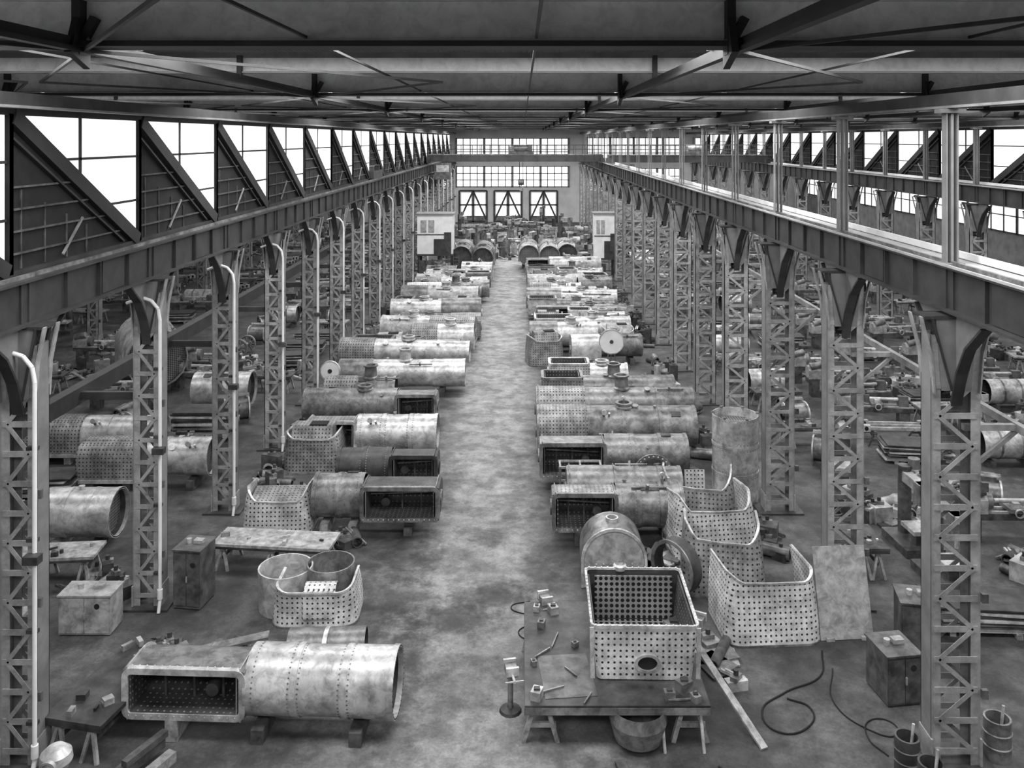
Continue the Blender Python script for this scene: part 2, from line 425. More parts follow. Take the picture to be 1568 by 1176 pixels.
for y in YC[:-1]:
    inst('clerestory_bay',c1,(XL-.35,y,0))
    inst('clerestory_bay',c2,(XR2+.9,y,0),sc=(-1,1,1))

# ------------------------------------------------------------------ generic builders
def arch(w,r,drop,n=14,top=0.):
    P=[(-w,-drop)]
    if drop>.3: P.append((-w,-drop*.5))
    P+=[(-w*math.cos(pi*i/n), top+r*math.sin(pi*i/n)) for i in range(n+1)]
    if drop>.3: P.append((w,-drop*.5))
    P.append((w,-drop)); return P
def boiler(loc,rz=0,roll=0,L=3.2,r=.66,fb=2.2,drop=.7,az=None,flip=False,mb='steel',mf='stay_plate',detail=1,dome=True,tail='tube_plate',name='locomotive_boiler',taper=0,sup=True,fw=None,fit=None):
    b=B(); rl=math.radians(roll); w=fw or (r*1.06 if roll in (0,180) else r*.86); hr=r*1.06
    if az is None: az=r+.36
    if roll==0 and fb>0: az=max(az,drop+.22)
    F=Matrix.Scale(-1,4,(1,0,0)) if flip else Matrix.Identity(4)
    b.M=Matrix.Translation((0,0,az))@F@Matrix.Rotation(rl,4,'X')
    seg=36 if detail else 20
    n=3 if L>2 else 2
    for i in range(n):
        x0=L*i/n; x1=L*(i+1)/n; rr=r-(.018 if i%2 else 0)-taper*i/n; r2=r-(.018 if i%2 else 0)-taper*(i+1)/n if taper else rr
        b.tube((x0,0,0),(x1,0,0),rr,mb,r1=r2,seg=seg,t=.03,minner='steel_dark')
        if i: b.tube((x0-.06,0,0),(x0+.06,0,0),r+.015-taper*i/n,mb,seg=seg,t=.04)
        if detail:
            q=44
            for k in range(q):
                a=2*pi*k/q
                for xx in ((x0+.1,x1-.1) if i else (x0+.18,x1-.1)):
                    b.rivet((xx,rr*math.cos(a),rr*math.sin(a)),(0,math.cos(a),math.sin(a)),.022,'steel')
    b.tube((L-.12,0,0),(L,0,0),r+.02-taper,mb,seg=seg,t=.06)
    if detail:
        for k in range(40):
            a=2*pi*k/40; b.rivet((L,(r-.01)*math.cos(a),(r-.01)*math.sin(a)),(1,0,0),.02,'steel_dark')
    b.disc((L-.3,0,0),(1,0,0),r-.04-taper,tail,seg)
    b.bar((.2,r*.72,r*.72),(L-.3,r*.72-taper*.7,r*.72-taper*.7),.16,.03,mb)
    b.M=Matrix.Translation((0,0,az))@F
    rf=random.Random(int(abs(loc[1])*10))
    if fit is None: fit=3
    for k in range(fit):
        x=L*(.12+.76*(k+rf.random()*.6)/max(fit,1)); a=rf.uniform(-.95,.9); ny,nz=math.sin(a),math.cos(a)
        p=Vector((x,ny*(r-.03),nz*(r-.03))); nn=Vector((0,ny,nz)); rr=rf.choice([.05,.07,.10])
        kind=rf.random()
        if kind<.45:
            b.tube(p,p+nn*.09,rr,mb,seg=12); b.tube(p+nn*.08,p+nn*.11,rr*1.35,mb,seg=12)
        elif kind<.65:
            b.box(p+nn*.03,(.35,.22,.06),'steel_dark',rx=-a)
        elif kind<.85:
            b.tube(p+Vector((-.5,0,0))+nn*.08,p+Vector((.6,0,0))+nn*.08,.035,'steel',seg=8); b.tube(p,p+nn*.2,.05,'steel',seg=8)
        else:
            b.tube(p,p+nn*.28,.05,'steel',seg=8); b.tube(p+nn*.28+Vector((0,-.04,0)),p+nn*.28+Vector((0,.04,0)),.10,'steel_bright',seg=14); b.tube(p+Vector((.2,0,0)),p+Vector((.2,0,0))+nn*.22,.04,'steel_bright',seg=8)
    if dome:
        b.M=Matrix.Translation((0,0,az))@F@Matrix.Translation((L*.35,0,r-.06))
        hh=rf.choice([.16,.16,.3,.55])
        b.lathe([(.36,0),(.36,.06),(.29,.11),(.27,hh),(.34,hh),(.34,hh+.05),(.22,hh+.05),(.22,.02)],mb,20 if detail else 14)
        b.lathe([(.22,.05),(.001,.05)],'black_void',12)
    b.M=Matrix.Translation((0,0,az))@F@Matrix.Rotation(rl,4,'X')
    if fb>0:
        P=arch(w,hr,drop)
        b.sheet(P,.035,-fb,0,mf,'steel_dark')
        Q=arch(w-.02,hr-.02,drop)
        b.prism(Q,-fb-.03,-fb+.03,mf); b.prism(Q,-.04,.03,mf)
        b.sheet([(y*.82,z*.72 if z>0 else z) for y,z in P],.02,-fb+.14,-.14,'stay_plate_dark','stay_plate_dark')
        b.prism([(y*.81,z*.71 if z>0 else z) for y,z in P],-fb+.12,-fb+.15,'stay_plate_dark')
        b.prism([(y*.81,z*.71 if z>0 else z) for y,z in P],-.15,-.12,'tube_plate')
        b.rframe(-fb-.05,.05,-w-.03,w+.03,-drop-.03,-drop+.09,.13,.2,mb)
        if detail:
            for x in (-fb+.06,-.06):
                for i in range(len(P)-1): b.bar((x,P[i][0]*1.01,P[i][1]*1.01 if P[i][1]>0 else P[i][1]),(x,P[i+1][0]*1.01,P[i+1][1]*1.01 if P[i+1][1]>0 else P[i+1][1]),.025,.1,mb)
            for k in range(int(fb/.16)):
                for s in (-1,1): b.rivet((-fb+.1+k*.16,s*w,-drop+.14),(0,s,0),.022)
                b.rivet((-fb+.1+k*.16,s*(w-.05),-drop-.03),(0,0,-1),.022)
        b.tube((-fb-.09,0,-drop*.25),(-fb-.02,0,-drop*.25),.24,mb,seg=18,t=.06); b.disc((-fb-.035,0,-drop*.25),(1,0,0),.2,'black_void',16)
        for k in range(4): b.tube((-fb+.25+k*.35,w*.9,.35),(-fb+.25+k*.35,w*.98,.42),.05,'steel_bright',seg=8)
        for k in range(3):
            x=-fb+fb*(k+1)/4; b.bar((x,-w*.8,-drop*.1),(x,w*.8,-drop*.1+.02),.05,.05,'machine_grey')
        b.bar((-fb+.2,-w*.35,-drop*.2),(-.2,-w*.2,-drop*.2),.05,.06,'steel'); b.tube((-fb*.3,w*.1,-drop*.3),(-fb*.3,w*.1,-drop*.6),.14,'steel_dark',seg=12)
    b.M=Matrix.Identity(4)
    if sup:
        s=-1 if flip else 1
        xs=[(s*L*.75,az-r)]
        if roll==0:
            if fb>0: xs+=[(-s*fb*.8,az-drop-.03),(-s*fb*.2,az-drop-.03)]
            else: xs+=[(s*L*.2,az-r)]
        elif roll==180: xs+=[(s*.2,az-r),(-s*fb*.6,az-hr)]
        else: xs+=[(-s*fb*.6 if fb else s*L*.2,az-w-.02),(s*.3,az-r)]
        for x,h in xs:
            if h<.03: continue
            k=max(1,int(h/.24)); hh=h/k
            for i in range(k):
                ln=1.3 if i%2==0 else .95
                b.box((x,0,hh*(i+.5)),(.26,ln,hh*.96),'wood' if R.random()<.4 else 'wood_dark')
    return b.obj(name,loc,rz)

def trestle(b,x,y,h=.8,w=1.1,rz=0,m='wood'):
    T=Matrix.Translation((x,y,0))@Matrix.Rotation(rz,4,'Z'); old=b.M; b.M=old@T
    b.box((0,0,h-.05),(w,.12,.1),m)
    for s in (-1,1):
        for t in (-1,1): b.bar((s*w*.36,0,h-.06),(s*w*.45,t*.32,0),.07,.07,m)
        b.bar((s*w*.42,-.2,h*.4),(s*w*.42,.2,h*.4),.03,.07,m)
    b.M=old
def bench_parts(b,w,d,h,n,rr):
    for i in range(n):
        x=rr.uniform(-w/2+.15,w/2-.15); y=rr.uniform(-d/2+.12,d/2-.12); k=rr.random()
        mm=rr.choice(['steel','steel_dark','steel_bright','wood'])
        if k<.35: b.box((x,y,h+.06),(rr.uniform(.1,.3),rr.uniform(.08,.2),.12),mm,rz=rr.uniform(0,3))
        elif k<.6: b.tube((x,y,h),(x,y,h+rr.uniform(.05,.18)),rr.uniform(.04,.09),mm,seg=10)
        else: b.bar((x,y,h+.03),(x+rr.uniform(-.3,.3)*min(1,w/2),y+rr.uniform(-.2,.2),h+.03),.05,.05,mm)
def table(loc,w,d,h,top='steel_dark',name='marking_off_table',rz=0,stuff=6,ret=False):
    b=B(); b.box((0,0,h-.04),(w,d,.08),top)
    b.box((0,-d/2+.03,h-.1),(w*.98,.05,.1),'steel_dark')
    for x in (-w/2+.3,0,w/2-.3) if w>2.4 else (-w/2+.3,w/2-.3):
        for s in (-1,1):
            b.bar((x,s*(d/2-.15),h-.08),(x-.18,s*(d/2-.05),0),.07,.07,'wood')
            b.bar((x,s*(d/2-.15),h-.08),(x+.18,s*(d/2-.05),0),.07,.07,'wood')
        b.bar((x,-d/2+.12,h*.45),(x,d/2-.12,h*.45),.05,.08,'wood_dark')
    bench_parts(b,w,d,h,stuff,R)
    if ret: return b.mesh(name)
    return b.obj(name,loc,rz)
def junk(loc,w,d,n,h=.5,seed=0,name='pile_of_boiler_fittings',bright=.2):
    r=random.Random(seed); b=B()
    for i in range(n):
        x=r.uniform(-w/2,w/2); y=r.uniform(-d/2,d/2); k=r.random()
        mm='steel_bright' if r.random()<bright else r.choice(['steel','steel_dark','wood_dark','machine_grey','steel_dark'])
        if k<.30:
            hh=r.uniform(.12,h); b.box((x,y,hh/2),(r.uniform(.25,.8),r.uniform(.2,.6),hh),mm,rz=r.uniform(0,3))
            b.box((x,y,hh+.05),(.3,.16,.1),'steel',rz=r.uniform(0,3)); b.tube((x,y,hh),(x,y,hh+.22),.06,'steel_dark',seg=8)
        elif k<.58:
            a=r.uniform(0,pi); l=r.uniform(.5,1.4); q=r.uniform(.03,.3)
            l=min(l,w,max(d,.8))
            for j in range(2): b.bar((x-l/2*math.cos(a)+j*.1,y-l/2*math.sin(a),.05),(x+l/2*math.cos(a)+j*.1,y+l/2*math.sin(a),.06+q),.06,.06,mm)
        elif k<.72:
            a=r.uniform(0,pi); R_=r.uniform(.2,.42); b.tube((x,y,.02),(x+.03*math.cos(a),y,.10),R_,mm,seg=18,t=R_*.22)
        elif k<.88:
            a=r.uniform(0,pi); R_=r.uniform(.1,.22); l=r.uniform(.5,1.3); c,s_=math.cos(a)*l/2,math.sin(a)*l/2
            b.tube((x-c,y-s_,R_),(x+c,y+s_,R_),R_,mm,seg=14,t=.03,minner='black_void')
        else:
            a=r.uniform(0,pi); b.box((x,y,.04),(1.0,.7,.05),mm,rz=a); b.box((x+.1,y,.09),(.8,.5,.04),'steel',rz=a+.3)
    return b.obj(name,loc)

def lathe_machine(name='centre_lathe',L=3.2):
    b=B(); g='machine_grey'
    for x in (-L*.38,L*.38): b.box((x,0,.35),(.45,.5,.7),g)
    b.box((0,0,.78),(L,.5,.2),g)
    for s in (-1,1): b.box((0,s*.17,.91),(L,.08,.06),'steel_bright')
    b.prism([(-.28,.88),(.28,.88),(.28,1.3),(.15,1.45),(-.15,1.45),(-.28,1.3)],-L/2,-L/2+.8,'machine_light')
    b.tube((-L/2+.8,0,1.2),(-L/2+.98,0,1.2),.27,'steel',seg=20)
    b.tube((-L/2+.1,-.2,1.45),(-L/2+.7,-.2,1.6),.16,'steel',seg=16)
    b.prism([(-.2,.94),(.2,.94),(.12,1.35),(-.12,1.35)],L/2-.6,L/2-.2,g); b.tube((L/2-.8,0,1.2),(L/2-.1,0,1.2),.08,'steel_bright',seg=12)
    b.box((.1,0,1.0),(.5,.7,.12),'steel'); b.box((.1,-.1,1.12),(.2,.25,.16),'steel_bright')
    b.tube((-.5,0,1.2),(L/2-.8,0,1.2),.07,'steel_bright',seg=12)
    b.tube((.1,-.42,.95),(.1,-.36,.95),.14,'steel_bright',seg=14,t=.03)
    return b.mesh(name)
def wheelset_mesh():
    b=B()
    b.tube((-1.1,0,.6),(1.1,0,.6),.09,'steel_bright',seg=14)
    for s in (-1,1):
        x=s*.72; b.tube((x-.07,0,.6),(x+.07,0,.6),.6,'steel',seg=32,t=.09); b.tube((x-.1*s,0,.6),(x-.06*s,0,.6),.63,'steel_bright',seg=32,t=.08)
        b.tube((x-.1,0,.6),(x+.1,0,.6),.17,'steel',seg=16)
        for k in range(12):
            a=2*pi*k/12; b.bar((x,.15*math.cos(a),.6+.15*math.sin(a)),(x,.53*math.cos(a),.6+.53*math.sin(a)),.05,.07,'steel')
    return b.mesh('locomotive_wheelset')
def frame_mesh():
    b=B()
    for s in (-1,1):
        y=s*.55
        b.box((0,y,.95),(6,.04,.28),'steel_bright'); b.box((0,y,.45),(6,.04,.1),'steel_bright')
        for x in (-2.9,-1.8,-1.2,-.2,.4,1.4,2.0,2.9): b.box((x,y,.68),(.16,.05,.5),'steel')
        for x in (-1.5,.1,1.7): b.box((x,y,.3),(.6,.06,.1),'steel_bright')
    for x in (-2.6,-.8,1.0,2.8): b.box((x,0,.9),(.08,1.1,.3),'steel')
    for x in (-2.2,2.2):
        for s in (-1,1): b.box((x,s*.5,.2),(.3,.4,.4),'wood_dark')
    b.tube((2.4,-.8,.9),(3.2,-.8,.9),.28,'steel_bright',seg=18); b.tube((2.4,.8,.9),(3.2,.8,.9),.28,'steel_bright',seg=18)
    b.box((2.8,.68,.9),(.4,.2,.3),'steel'); b.box((2.8,-.68,.9),(.4,.2,.3),'steel')
    return b.mesh('locomotive_frame')
def drill_mesh():
    b=B(); b.box((0,0,.12),(1.2,1.6,.24),'machine_grey'); b.tube((0,.5,.2),(0,.5,2.3),.2,'machine_grey',seg=16)
    b.box((0,-.1,2.0),(.3,1.5,.3),'machine_light'); b.box((0,-.6,1.85),(.4,.35,.6),'steel'); b.tube((0,-.6,1.2),(0,-.6,1.7),.05,'steel_bright',seg=10)
    b.box((0,-.45,.75),(.8,.8,.12),'steel_bright'); b.box((0,-.35,.45),(.3,.3,.6),'machine_grey'); b.tube((.3,.5,2.2),(.3,.5,2.5),.18,'steel',seg=14)
    return b.mesh('radial_drill')
def plates_mesh():
    b=B(); r=random.Random(3); z=.12
    for x in (-.8,.8): b.box((x,0,.06),(.15,1.2,.12),'wood')
    for i in range(12):
        t=.05; b.box((r.uniform(-.1,.1),r.uniform(-.1,.1),z+t/2),(2.4,1.2,t*.8),r.choice(['steel_bright','steel','steel_bright','steel_dark']),rz=r.uniform(-.06,.06)); z+=t
    return b.mesh('stack_of_steel_plates')
def cyl_block_mesh():
    b=B()
    b.tube((-.5,0,.55),(.5,0,.55),.42,'steel',seg=20,t=.1,minner='black_void')
    b.box((0,.35,.75),(.8,.5,.7),'steel'); b.tube((-.55,.35,.95),(.55,.35,.95),.2,'steel',seg=16,t=.06,minner='black_void')
    for s in (-1,1): b.tube((s*.5-.03,0,.55),(s*.5+.03,0,.55),.5,'steel_bright',seg=20,t=.18)
    b.box((0,0,.08),(.9,.8,.16),'wood_dark'); b.box((0,.62,.5),(1.1,.06,.9),'steel')
    return b.mesh('cylinder_casting')
def rods_mesh():
    b=B()
    for x in (-1.1,1.1): trestle(b,x,0,.6,1.2,math.radians(90),'wood_dark')
    for y,l in ((-.35,3.2),(0,3.6),(.35,2.9)):
        b.box((0,y,.66),(l-.4,.07,.13),'steel_bright')
        for s in (-1,1): b.box((s*(l/2-.15),y,.67),(.36,.13,.26),'steel_bright'); b.tube((s*(l/2-.15),y-.08,.67),(s*(l/2-.15),y+.08,.67),.09,'black_void',seg=12)
    return b.mesh('coupling_rods_on_trestles')
lm=lathe_machine(); wm=wheelset_mesh(); fm=frame_mesh(); dm=drill_mesh(); plm=plates_mesh(); cym=cyl_block_mesh(); rm=rods_mesh()
tbm=[table(None,2.2,1.0,.85,'wood_dark','workbench',stuff=12,ret=True),table(None,3.0,1.0,.85,'wood','workbench',stuff=16,ret=True)]
def plain_drum(loc,rz,L,r,m='steel_bright',name='boiler_barrel'):
    return boiler(loc,rz,0,L=L,r=r,fb=0,az=r+.28,mb=m,detail=0,dome=False,name=name,fit=1)
def open_box_shell(w,d,h,flare,m,mi_,cap=True,hole=None,inner=None,tw=.035):
    b=B(); n=6
    def ring(hx,hy,z,r):
        P=[]
        for cx,cy,a0 in ((hx-r,hy-r,0),(-hx+r,hy-r,90),(-hx+r,-hy+r,180),(hx-r,-hy+r,270)):
            for k in range(n):
                a=math.radians(a0+k*90/(n-1)); P.append((cx+r*math.cos(a),cy+r*math.sin(a),z))
        return P
    N=4*n
    lo=ring(w/2-flare,d/2-flare*.5,0.02,.12); hi=ring(w/2,d/2,h,.12)
    lo2=ring(w/2-flare-tw,d/2-flare*.5-tw,0.06,.1); hi2=ring(w/2-tw,d/2-tw,h,.1)
    b.add(lo+hi,[(i,(i+1)%N,N+(i+1)%N,N+i) for i in range(N)],m)
    b.add(lo2+hi2,[(N+i,N+(i+1)%N,(i+1)%N,i) for i in range(N)],mi_)
    b.add(hi+hi2,[(i,(i+1)%N,N+(i+1)%N,N+i) for i in range(N)],m)
    if cap: b.add(lo2,[list(range(N))],inner or mi_)
    for i in range(N): b.bar(hi[i],hi[(i+1)%N],.05,.07,'steel_bright' if 'bright' in m else 'steel')
    if hole:
        hx,hz,hr=hole; y=-d/2+flare*.5*(1-hz/h)
        old=b.M; b.M=Matrix.Translation((hx,y,hz))@Matrix.Scale(1.4,4,(1,0,0))
        b.tube((0,-.07,0),(0,.02,0),hr,'steel_bright',seg=22,t=.05)
        b.tube((0,-.02,0),(0,.06,0),hr-.04,'black_void',seg=22)
        b.M=old
    return b
def usheet(loc,rz,w,dep,h,lean,m='stay_plate',wave=.14,ret=None):
    b=ret or B(); q=.38
    path=[(-w/2,dep),(-w/2,dep*.5)]+[(-w/2+q-q*math.cos(pi/2*i/5),q-q*math.sin(pi/2*i/5)) for i in range(6)]+[(0,0.)]+[(w/2-q+q*math.sin(pi/2*i/5),q-q*math.cos(pi/2*i/5)) for i in range(6)]+[(w/2,dep*.5),(w/2,dep)]
    N=len(path); K=4
    def topz(i):
        u=i/(N-1); return h*(1+wave*math.sin(u*9.))
    def P(i,k):
        p=path[i]; z=.02+(topz(i)-.02)*k/K; f=z/h
        return (p[0]*(1.04-.10*f*f), p[1]+lean*f*f+.06*math.sin(f*2.5), z)
    vo=[P(i,k) for k in range(K+1) for i in range(N)]
    th=.04
    def ins(q_): return (q_[0]-(th if q_[0]>0 else -th)*(1 if abs(q_[0])>w*.3 else 0),q_[1]+th,q_[2])
    vi=[ins(q_) for q_ in vo]
    F=[(k*N+i,k*N+i+1,(k+1)*N+i+1,(k+1)*N+i) for k in range(K) for i in range(N-1)]
    b.add(vo,F,m,True); b.add(vi,[tuple(reversed(f)) for f in F],m,True)
    a=vo+vi; S=len(vo); T=K*N
    b.add(a,[(T+i,T+i+1,T+i+1+S,T+i+S) for i in range(N-1)],'steel_bright')
    for k in range(K): b.add(a,[(k*N,(k+1)*N,(k+1)*N+S,k*N+S),(k*N+N-1+S,(k+1)*N+N-1+S,(k+1)*N+N-1,k*N+N-1)],'steel_bright')
    for i in range(N-1): b.bar(vo[T+i],vo[T+i+1],.05,.05,'steel_bright')
    for i in range(0,N-1): b.bar(vo[i],vo[i+1],.04,.06,'steel')
    if ret: return b
    return b.obj('firebox_wrapper_sheet',loc,rz)
def shell_assembly(loc,rz,w,d,h,m):
    b=B(); usheet(None,0,w,d,h,.05,m,.08,ret=b); b.box((0,d*.55,h*.92),(w*.9,d*.85,.05),m); b.box((0,d-.02,h*.46),(w*.92,.04,h*.9),m)
    b.prism([(.2,h*.9),(d*.8,h*.9),(d*.65,h*1.25),(.4,h*1.25)],-w*.36,w*.36,m); b.box((w*.1,d*.4,h*1.27),(w*.3,d*.3,.04),'black_void')
    return b.obj('firebox_shell_assembly',loc,rz)

# ------------------------------------------------------------------ LEFT side of nave
boiler((-5.75,18.6,0),rz=math.radians(-2.5),roll=-90,L=3.12,r=.68,fb=2.5,drop=.62,fw=.5,az=.98,mb='steel_bright',mf='steel',dome=False,fit=0)
b=B(); b.tube((-.9,0,.5),(.9,.1,.5),.42,'steel',seg=24,t=.03,minner='steel_dark'); b.tube((-.05,0,.5),(.05,0,.5),.45,'steel_bright',seg=24,t=.04); b.box((-.5,0,.06),(.2,.9,.12),'wood_dark'); b.box((.5,0,.06),(.2,.9,.12),'wood_dark'); b.obj('smokebox_barrel',(-4.6,20.5,0))
b=B(); b.lathe([(.5,.02),(.55,.3),(.52,.55),(.4,.62),(.38,.55),(.4,.1)],'steel',22); b.bar((-.9,-.1,.5),(.9,.2,.75),.3,.06,'steel'); b.obj('flanged_ring',(-6.9,20.4,0))
table((-8.75,18.8,0),1.35,2.8,.82,'steel_dark',rz=math.radians(-12),stuff=12)
b=B(); usheet(None,0,2.1,1.3,.95,-.08,'stay_plate_bright',.05,ret=b)
b.M=Matrix.Translation((-.95,1.15,0)); b.lathe([(.70,0),(.72,.6),(.72,1.05),(.68,1.05),(.67,.5),(.66,.02),(.01,.02)],'steel_bright',28)
b.M=Matrix.Translation((.25,1.15,0)); b.lathe([(.62,0),(.64,1.15),(.60,1.15),(.58,.02),(.01,.02)],'steel',24)
b.M=Matrix.Translation((.15,.35,.65)); b.sheet([(-.36*math.cos(pi*i/10),.34*math.sin(pi*i/10)) for i in range(11)],.03,-.4,.4,'stay_plate_bright','stay_plate_dark'); b.box((0,-.36,-.05),(.8,.03,.7),'stay_plate_bright')
b.M=Matrix.Identity(4)
b.obj('firebox_shell_assembly',(-5.35,22.2,0),math.radians(2))
table((-7.2,25.5,0),3.5,1.1,.8,'wood',name='workbench',rz=math.radians(-6),stuff=5)
boiler((-5.05,28.0,0),roll=-90,L=1.6,r=.68,fb=2.4,drop=.75,fw=.52,flip=True,mb='steel',mf='steel_dark',dome=False,fit=1)
b=B(); usheet(None,0,2.1,1.5,1.25,.1,'stay_plate_bright',.16,ret=b); b.box((0,.8,1.0),(1.8,1.2,.05),'stay_plate',rx=.15); b.box((0,1.4,.55),(1.9,.04,1.1),'stay_plate')
b.obj('firebox_shell_assembly',(-7.75,27.2,0),math.radians(2))
boiler((-4.6,30.8,0),roll=-90,L=1.9,r=.6,fb=1.6,drop=.6,flip=True,mb='steel_dark',mf='steel_dark',dome=False,fit=1)
shell_assembly((-7.9,32.4,0),0,2.1,1.5,1.35,'stay_plate')
boiler((-6.4,34.0,0),roll=-90,L=3.1,r=.68,fb=1.9,drop=.6,mb='steel_bright',mf='stay_plate',dome=False)
boiler((-5.4,37.7,0),roll=-90,L=4.0,r=.66,fb=1.7,drop=.7,flip=True,mb='steel',mf='steel')
boiler((-7.6,40.0,0),roll=0,L=1.8,r=.6,fb=1.4,drop=.6,mb='steel',mf='stay_plate',dome=True,detail=0)
boiler((-7.3,42.6,0),rz=.03,roll=0,L=4.5,r=.66,fb=1.6,mb='steel_bright',mf='steel',detail=0)
boiler((-7.6,45.1,0),rz=-.04,roll=0,L=4.9,r=.64,fb=1.8,mb='steel_bright',mf='stay_plate',detail=0,az=1.5,taper=.1)
boiler((-7.0,47.4,0),roll=180,L=3.6,r=.6,fb=2.2,mb='steel',mf='steel',detail=0)
def rows(x_a,tot0,y0,y1,seed,tight):
    r=random.Random(seed); yy=y0; k=0
    while yy<y1:
        rl=r.choice([0,0,180,180,-90,180]); fl=r.random()<.5; tot=tot0*r.uniform(.86,1.0); off=r.uniform(0,tot0-tot)
        xa=x_a+off; mb=r.choice(['steel_bright','steel','steel','steel_bright','machine_light']); mf=r.choice(['stay_plate_bright','stay_plate','stay_plate','steel_bright','steel'])
        rad=r.uniform(.56,.76); rz=r.uniform(-.09,.09); mode=r.random()
        if mode<.55:
            f=r.uniform(1.8,2.7); boiler((xa+(f if not fl else tot-f),yy,0),roll=rl,L=tot-f,r=rad,fb=f,drop=.7,flip=fl,mb=mb,mf=mf,detail=0,rz=rz,fit=5,az=rad+r.choice([.2,.36,.6]))
        elif mode<.85:
            t2=tot-2.3; f=t2*.4
            xs=xa if fl else xa+t2+.25; xb=xa+2.3 if fl else xa
            boiler((xb+f,yy,0),roll=rl,L=t2-f,r=rad,fb=f,drop=.7,mb=mb,mf=mf,detail=0,rz=rz,fit=3)
            shell_assembly((xs+1.0,yy-.7,0),rz*2,1.9,1.5,r.uniform(1.0,1.5),r.choice(['stay_plate','stay_plate_bright','steel_bright']))
        else:
            l=tot*.46
            for q in range(2): boiler((xa+.2+q*tot*.52,yy,0),roll=0,L=l,r=rad*r.uniform(.8,1.1),fb=0,mb=r.choice(['steel_bright','steel']),detail=0,rz=rz+r.uniform(-.1,.1),fit=2,dome=r.random()<.6,name='boiler_barrel')
        yy+=tight*r.uniform(.92,1.15); k+=1
rows(-8.6,6.0,50.0,78,31,2.3)
# ------------------------------------------------------------------ RIGHT side of nave
tb=B(); tb.box((0,0,.86),(3.8,4.0,.08),'steel_dark'); tb.box((0,-1.98,.78),(3.8,.06,.14),'steel')
for s in (-1,1): tb.box((s*1.88,0,.78),(.06,4.0,.14),'steel_dark')
for x in (-1.55,1.55):
    for y in (-1.7,1.5):
        tb.bar((x-.15,y,.76),(x-.38,y-.05,0),.09,.12,'wood'); tb.bar((x+.1,y,.76),(x+.33,y-.05,0),.09,.12,'wood'); tb.box((x,y,.78),(.55,.25,.1),'wood'); tb.box((x,y,.32),(.6,.06,.1),'wood')
tb.tube((.9,-1.9,.82),(.95,-2.1,0),.035,'steel_bright',seg=8); tb.tube((1.7,-1.9,.82),(1.75,-2.1,0),.035,'steel_bright',seg=8)
tb.bar((2.05,.3,.85),(3.0,-2.0,.02),.16,.05,'wood')
for (x,y,w) in ((-1.65,-1.75,.26),(1.45,-1.5,.3),(1.6,.6,.4),(1.62,-1.85,.2),(1.1,-1.75,.22),(1.7,-.5,.26),(-1.7,-.6,.14),(-1.5,.9,.2),(1.72,.1,.2),(-1.2,1.5,.25),(-1.6,1.6,.18),(-.75,.1,.14)):
    tb.box((x,y,.9+w*.35),(w,w*.8,w*.7),R.choice(['steel','steel_bright']),rz=R.uniform(0,2)); tb.box((x,y,.9+w*.75),(w*.5,w*.4,w*.2),'steel_dark')
tb.box((-1.0,-1.0,.905),(1.1,1.5,.012),'machine_grey',rz=.1)
for (x,y,l,a) in ((-1.3,-1.5,.5,.4),(-.6,-1.8,.4,1.1),(1.3,-1.85,.5,.1),(-1.2,.3,.6,1.3),(-.9,-.9,.4,2.2),(-1.5,-.2,.5,.8)): tb.bar((x-l/2*math.cos(a),y-l/2*math.sin(a),.93),(x+l/2*math.cos(a),y+l/2*math.sin(a),.93),.03,.03,'steel')
tb.lathe([(.55,.76),(.6,.5),(.5,.12),(.3,.02),(.001,.02)],'steel',24,(.45,-1.75,0))
tb.obj('marking_off_table',(1.95,19.8,0))
for (x,y,rz) in ((.55,21.9,.3),(4.25,20.9,-.5),(.15,19.1,.2)):
    b=B(); b.tube((0,0,0),(0,0,.85),.06,'steel',seg=10); b.lathe([(.25,0),(.22,.05),(.07,.09)],'steel_dark',14); b.box((0,0,.93),(.24,.42,.18),'steel'); b.box((0,-.24,.99),(.28,.06,.18),'steel_bright'); b.box((0,.1,.99),(.28,.06,.18),'steel_bright'); b.tube((0,-.25,.92),(0,-.5,.92),.03,'steel_bright',seg=8); b.bar((-.2,-.48,.92),(.2,-.48,.92),.025,.025,'steel_bright')
    if y<20: b.v=[(x_-.42,y_,z_) for x_,y_,z_ in b.v]
    b.obj('bench_vice_on_pedestal',(x,y,0),rz)
b=open_box_shell(2.28,2.5,1.18,.12,'stay_plate_bright','steel_dark',hole=(.05,.40,.2),inner='tube_plate_big')
b.box((0,1.08,.60),(1.85,.04,1.0),'tube_plate_big')
for s in (-1,1):
    b.box((s*1.02,0,.60),(.03,2.2,1.05),'stay_plate_dark',ry=s*.1)
    for i in range(16): b.rivet((s*1.14,-1.15+i*.155,1.22),(0,0,1),.03)
    b.bar((s*1.12,-1.28,.1),(s*1.14,-1.28,1.18),.09,.03,'steel_bright')
for i in range(15): b.rivet((-1.05+i*.15,-1.25,1.22),(0,0,1),.03); b.rivet((-1.05+i*.15,1.25,1.22),(0,0,1),.03)
b.lathe([(.14,0),(.16,.1),(.12,.14)],'steel_bright',14,(-.3,1.3,1.15))
b.obj('inner_firebox',(2.64,19.82,.90),math.radians(-1))
b=B(); P=arch(.88,.85,.75); b.sheet(P,.05,-.6,.6,'steel'); b.prism(arch(.84,.81,.75),-.6,-.52,'machine_light')
for i in range(len(P)-1): b.bar((-.6,P[i][0],P[i][1]),(-.6,P[i+1][0],P[i+1][1]),.06,.08,'steel_bright')
for k in range(6): b.rivet((-.63,-.5+k*.2,-.1),(-1,0,0),.03)
b.tube((0,0,.8),(0,0,.95),.18,'steel_bright',seg=16,t=.04)
b.v=[(x,y,z+.77) for x,y,z in b.v]; b.obj('firebox_backhead',(2.55,24.8,0),math.radians(90))
usheet((6.25,21.4,0),math.radians(4),2.35,1.7,1.55,.15,'stay_plate_bright',.06)
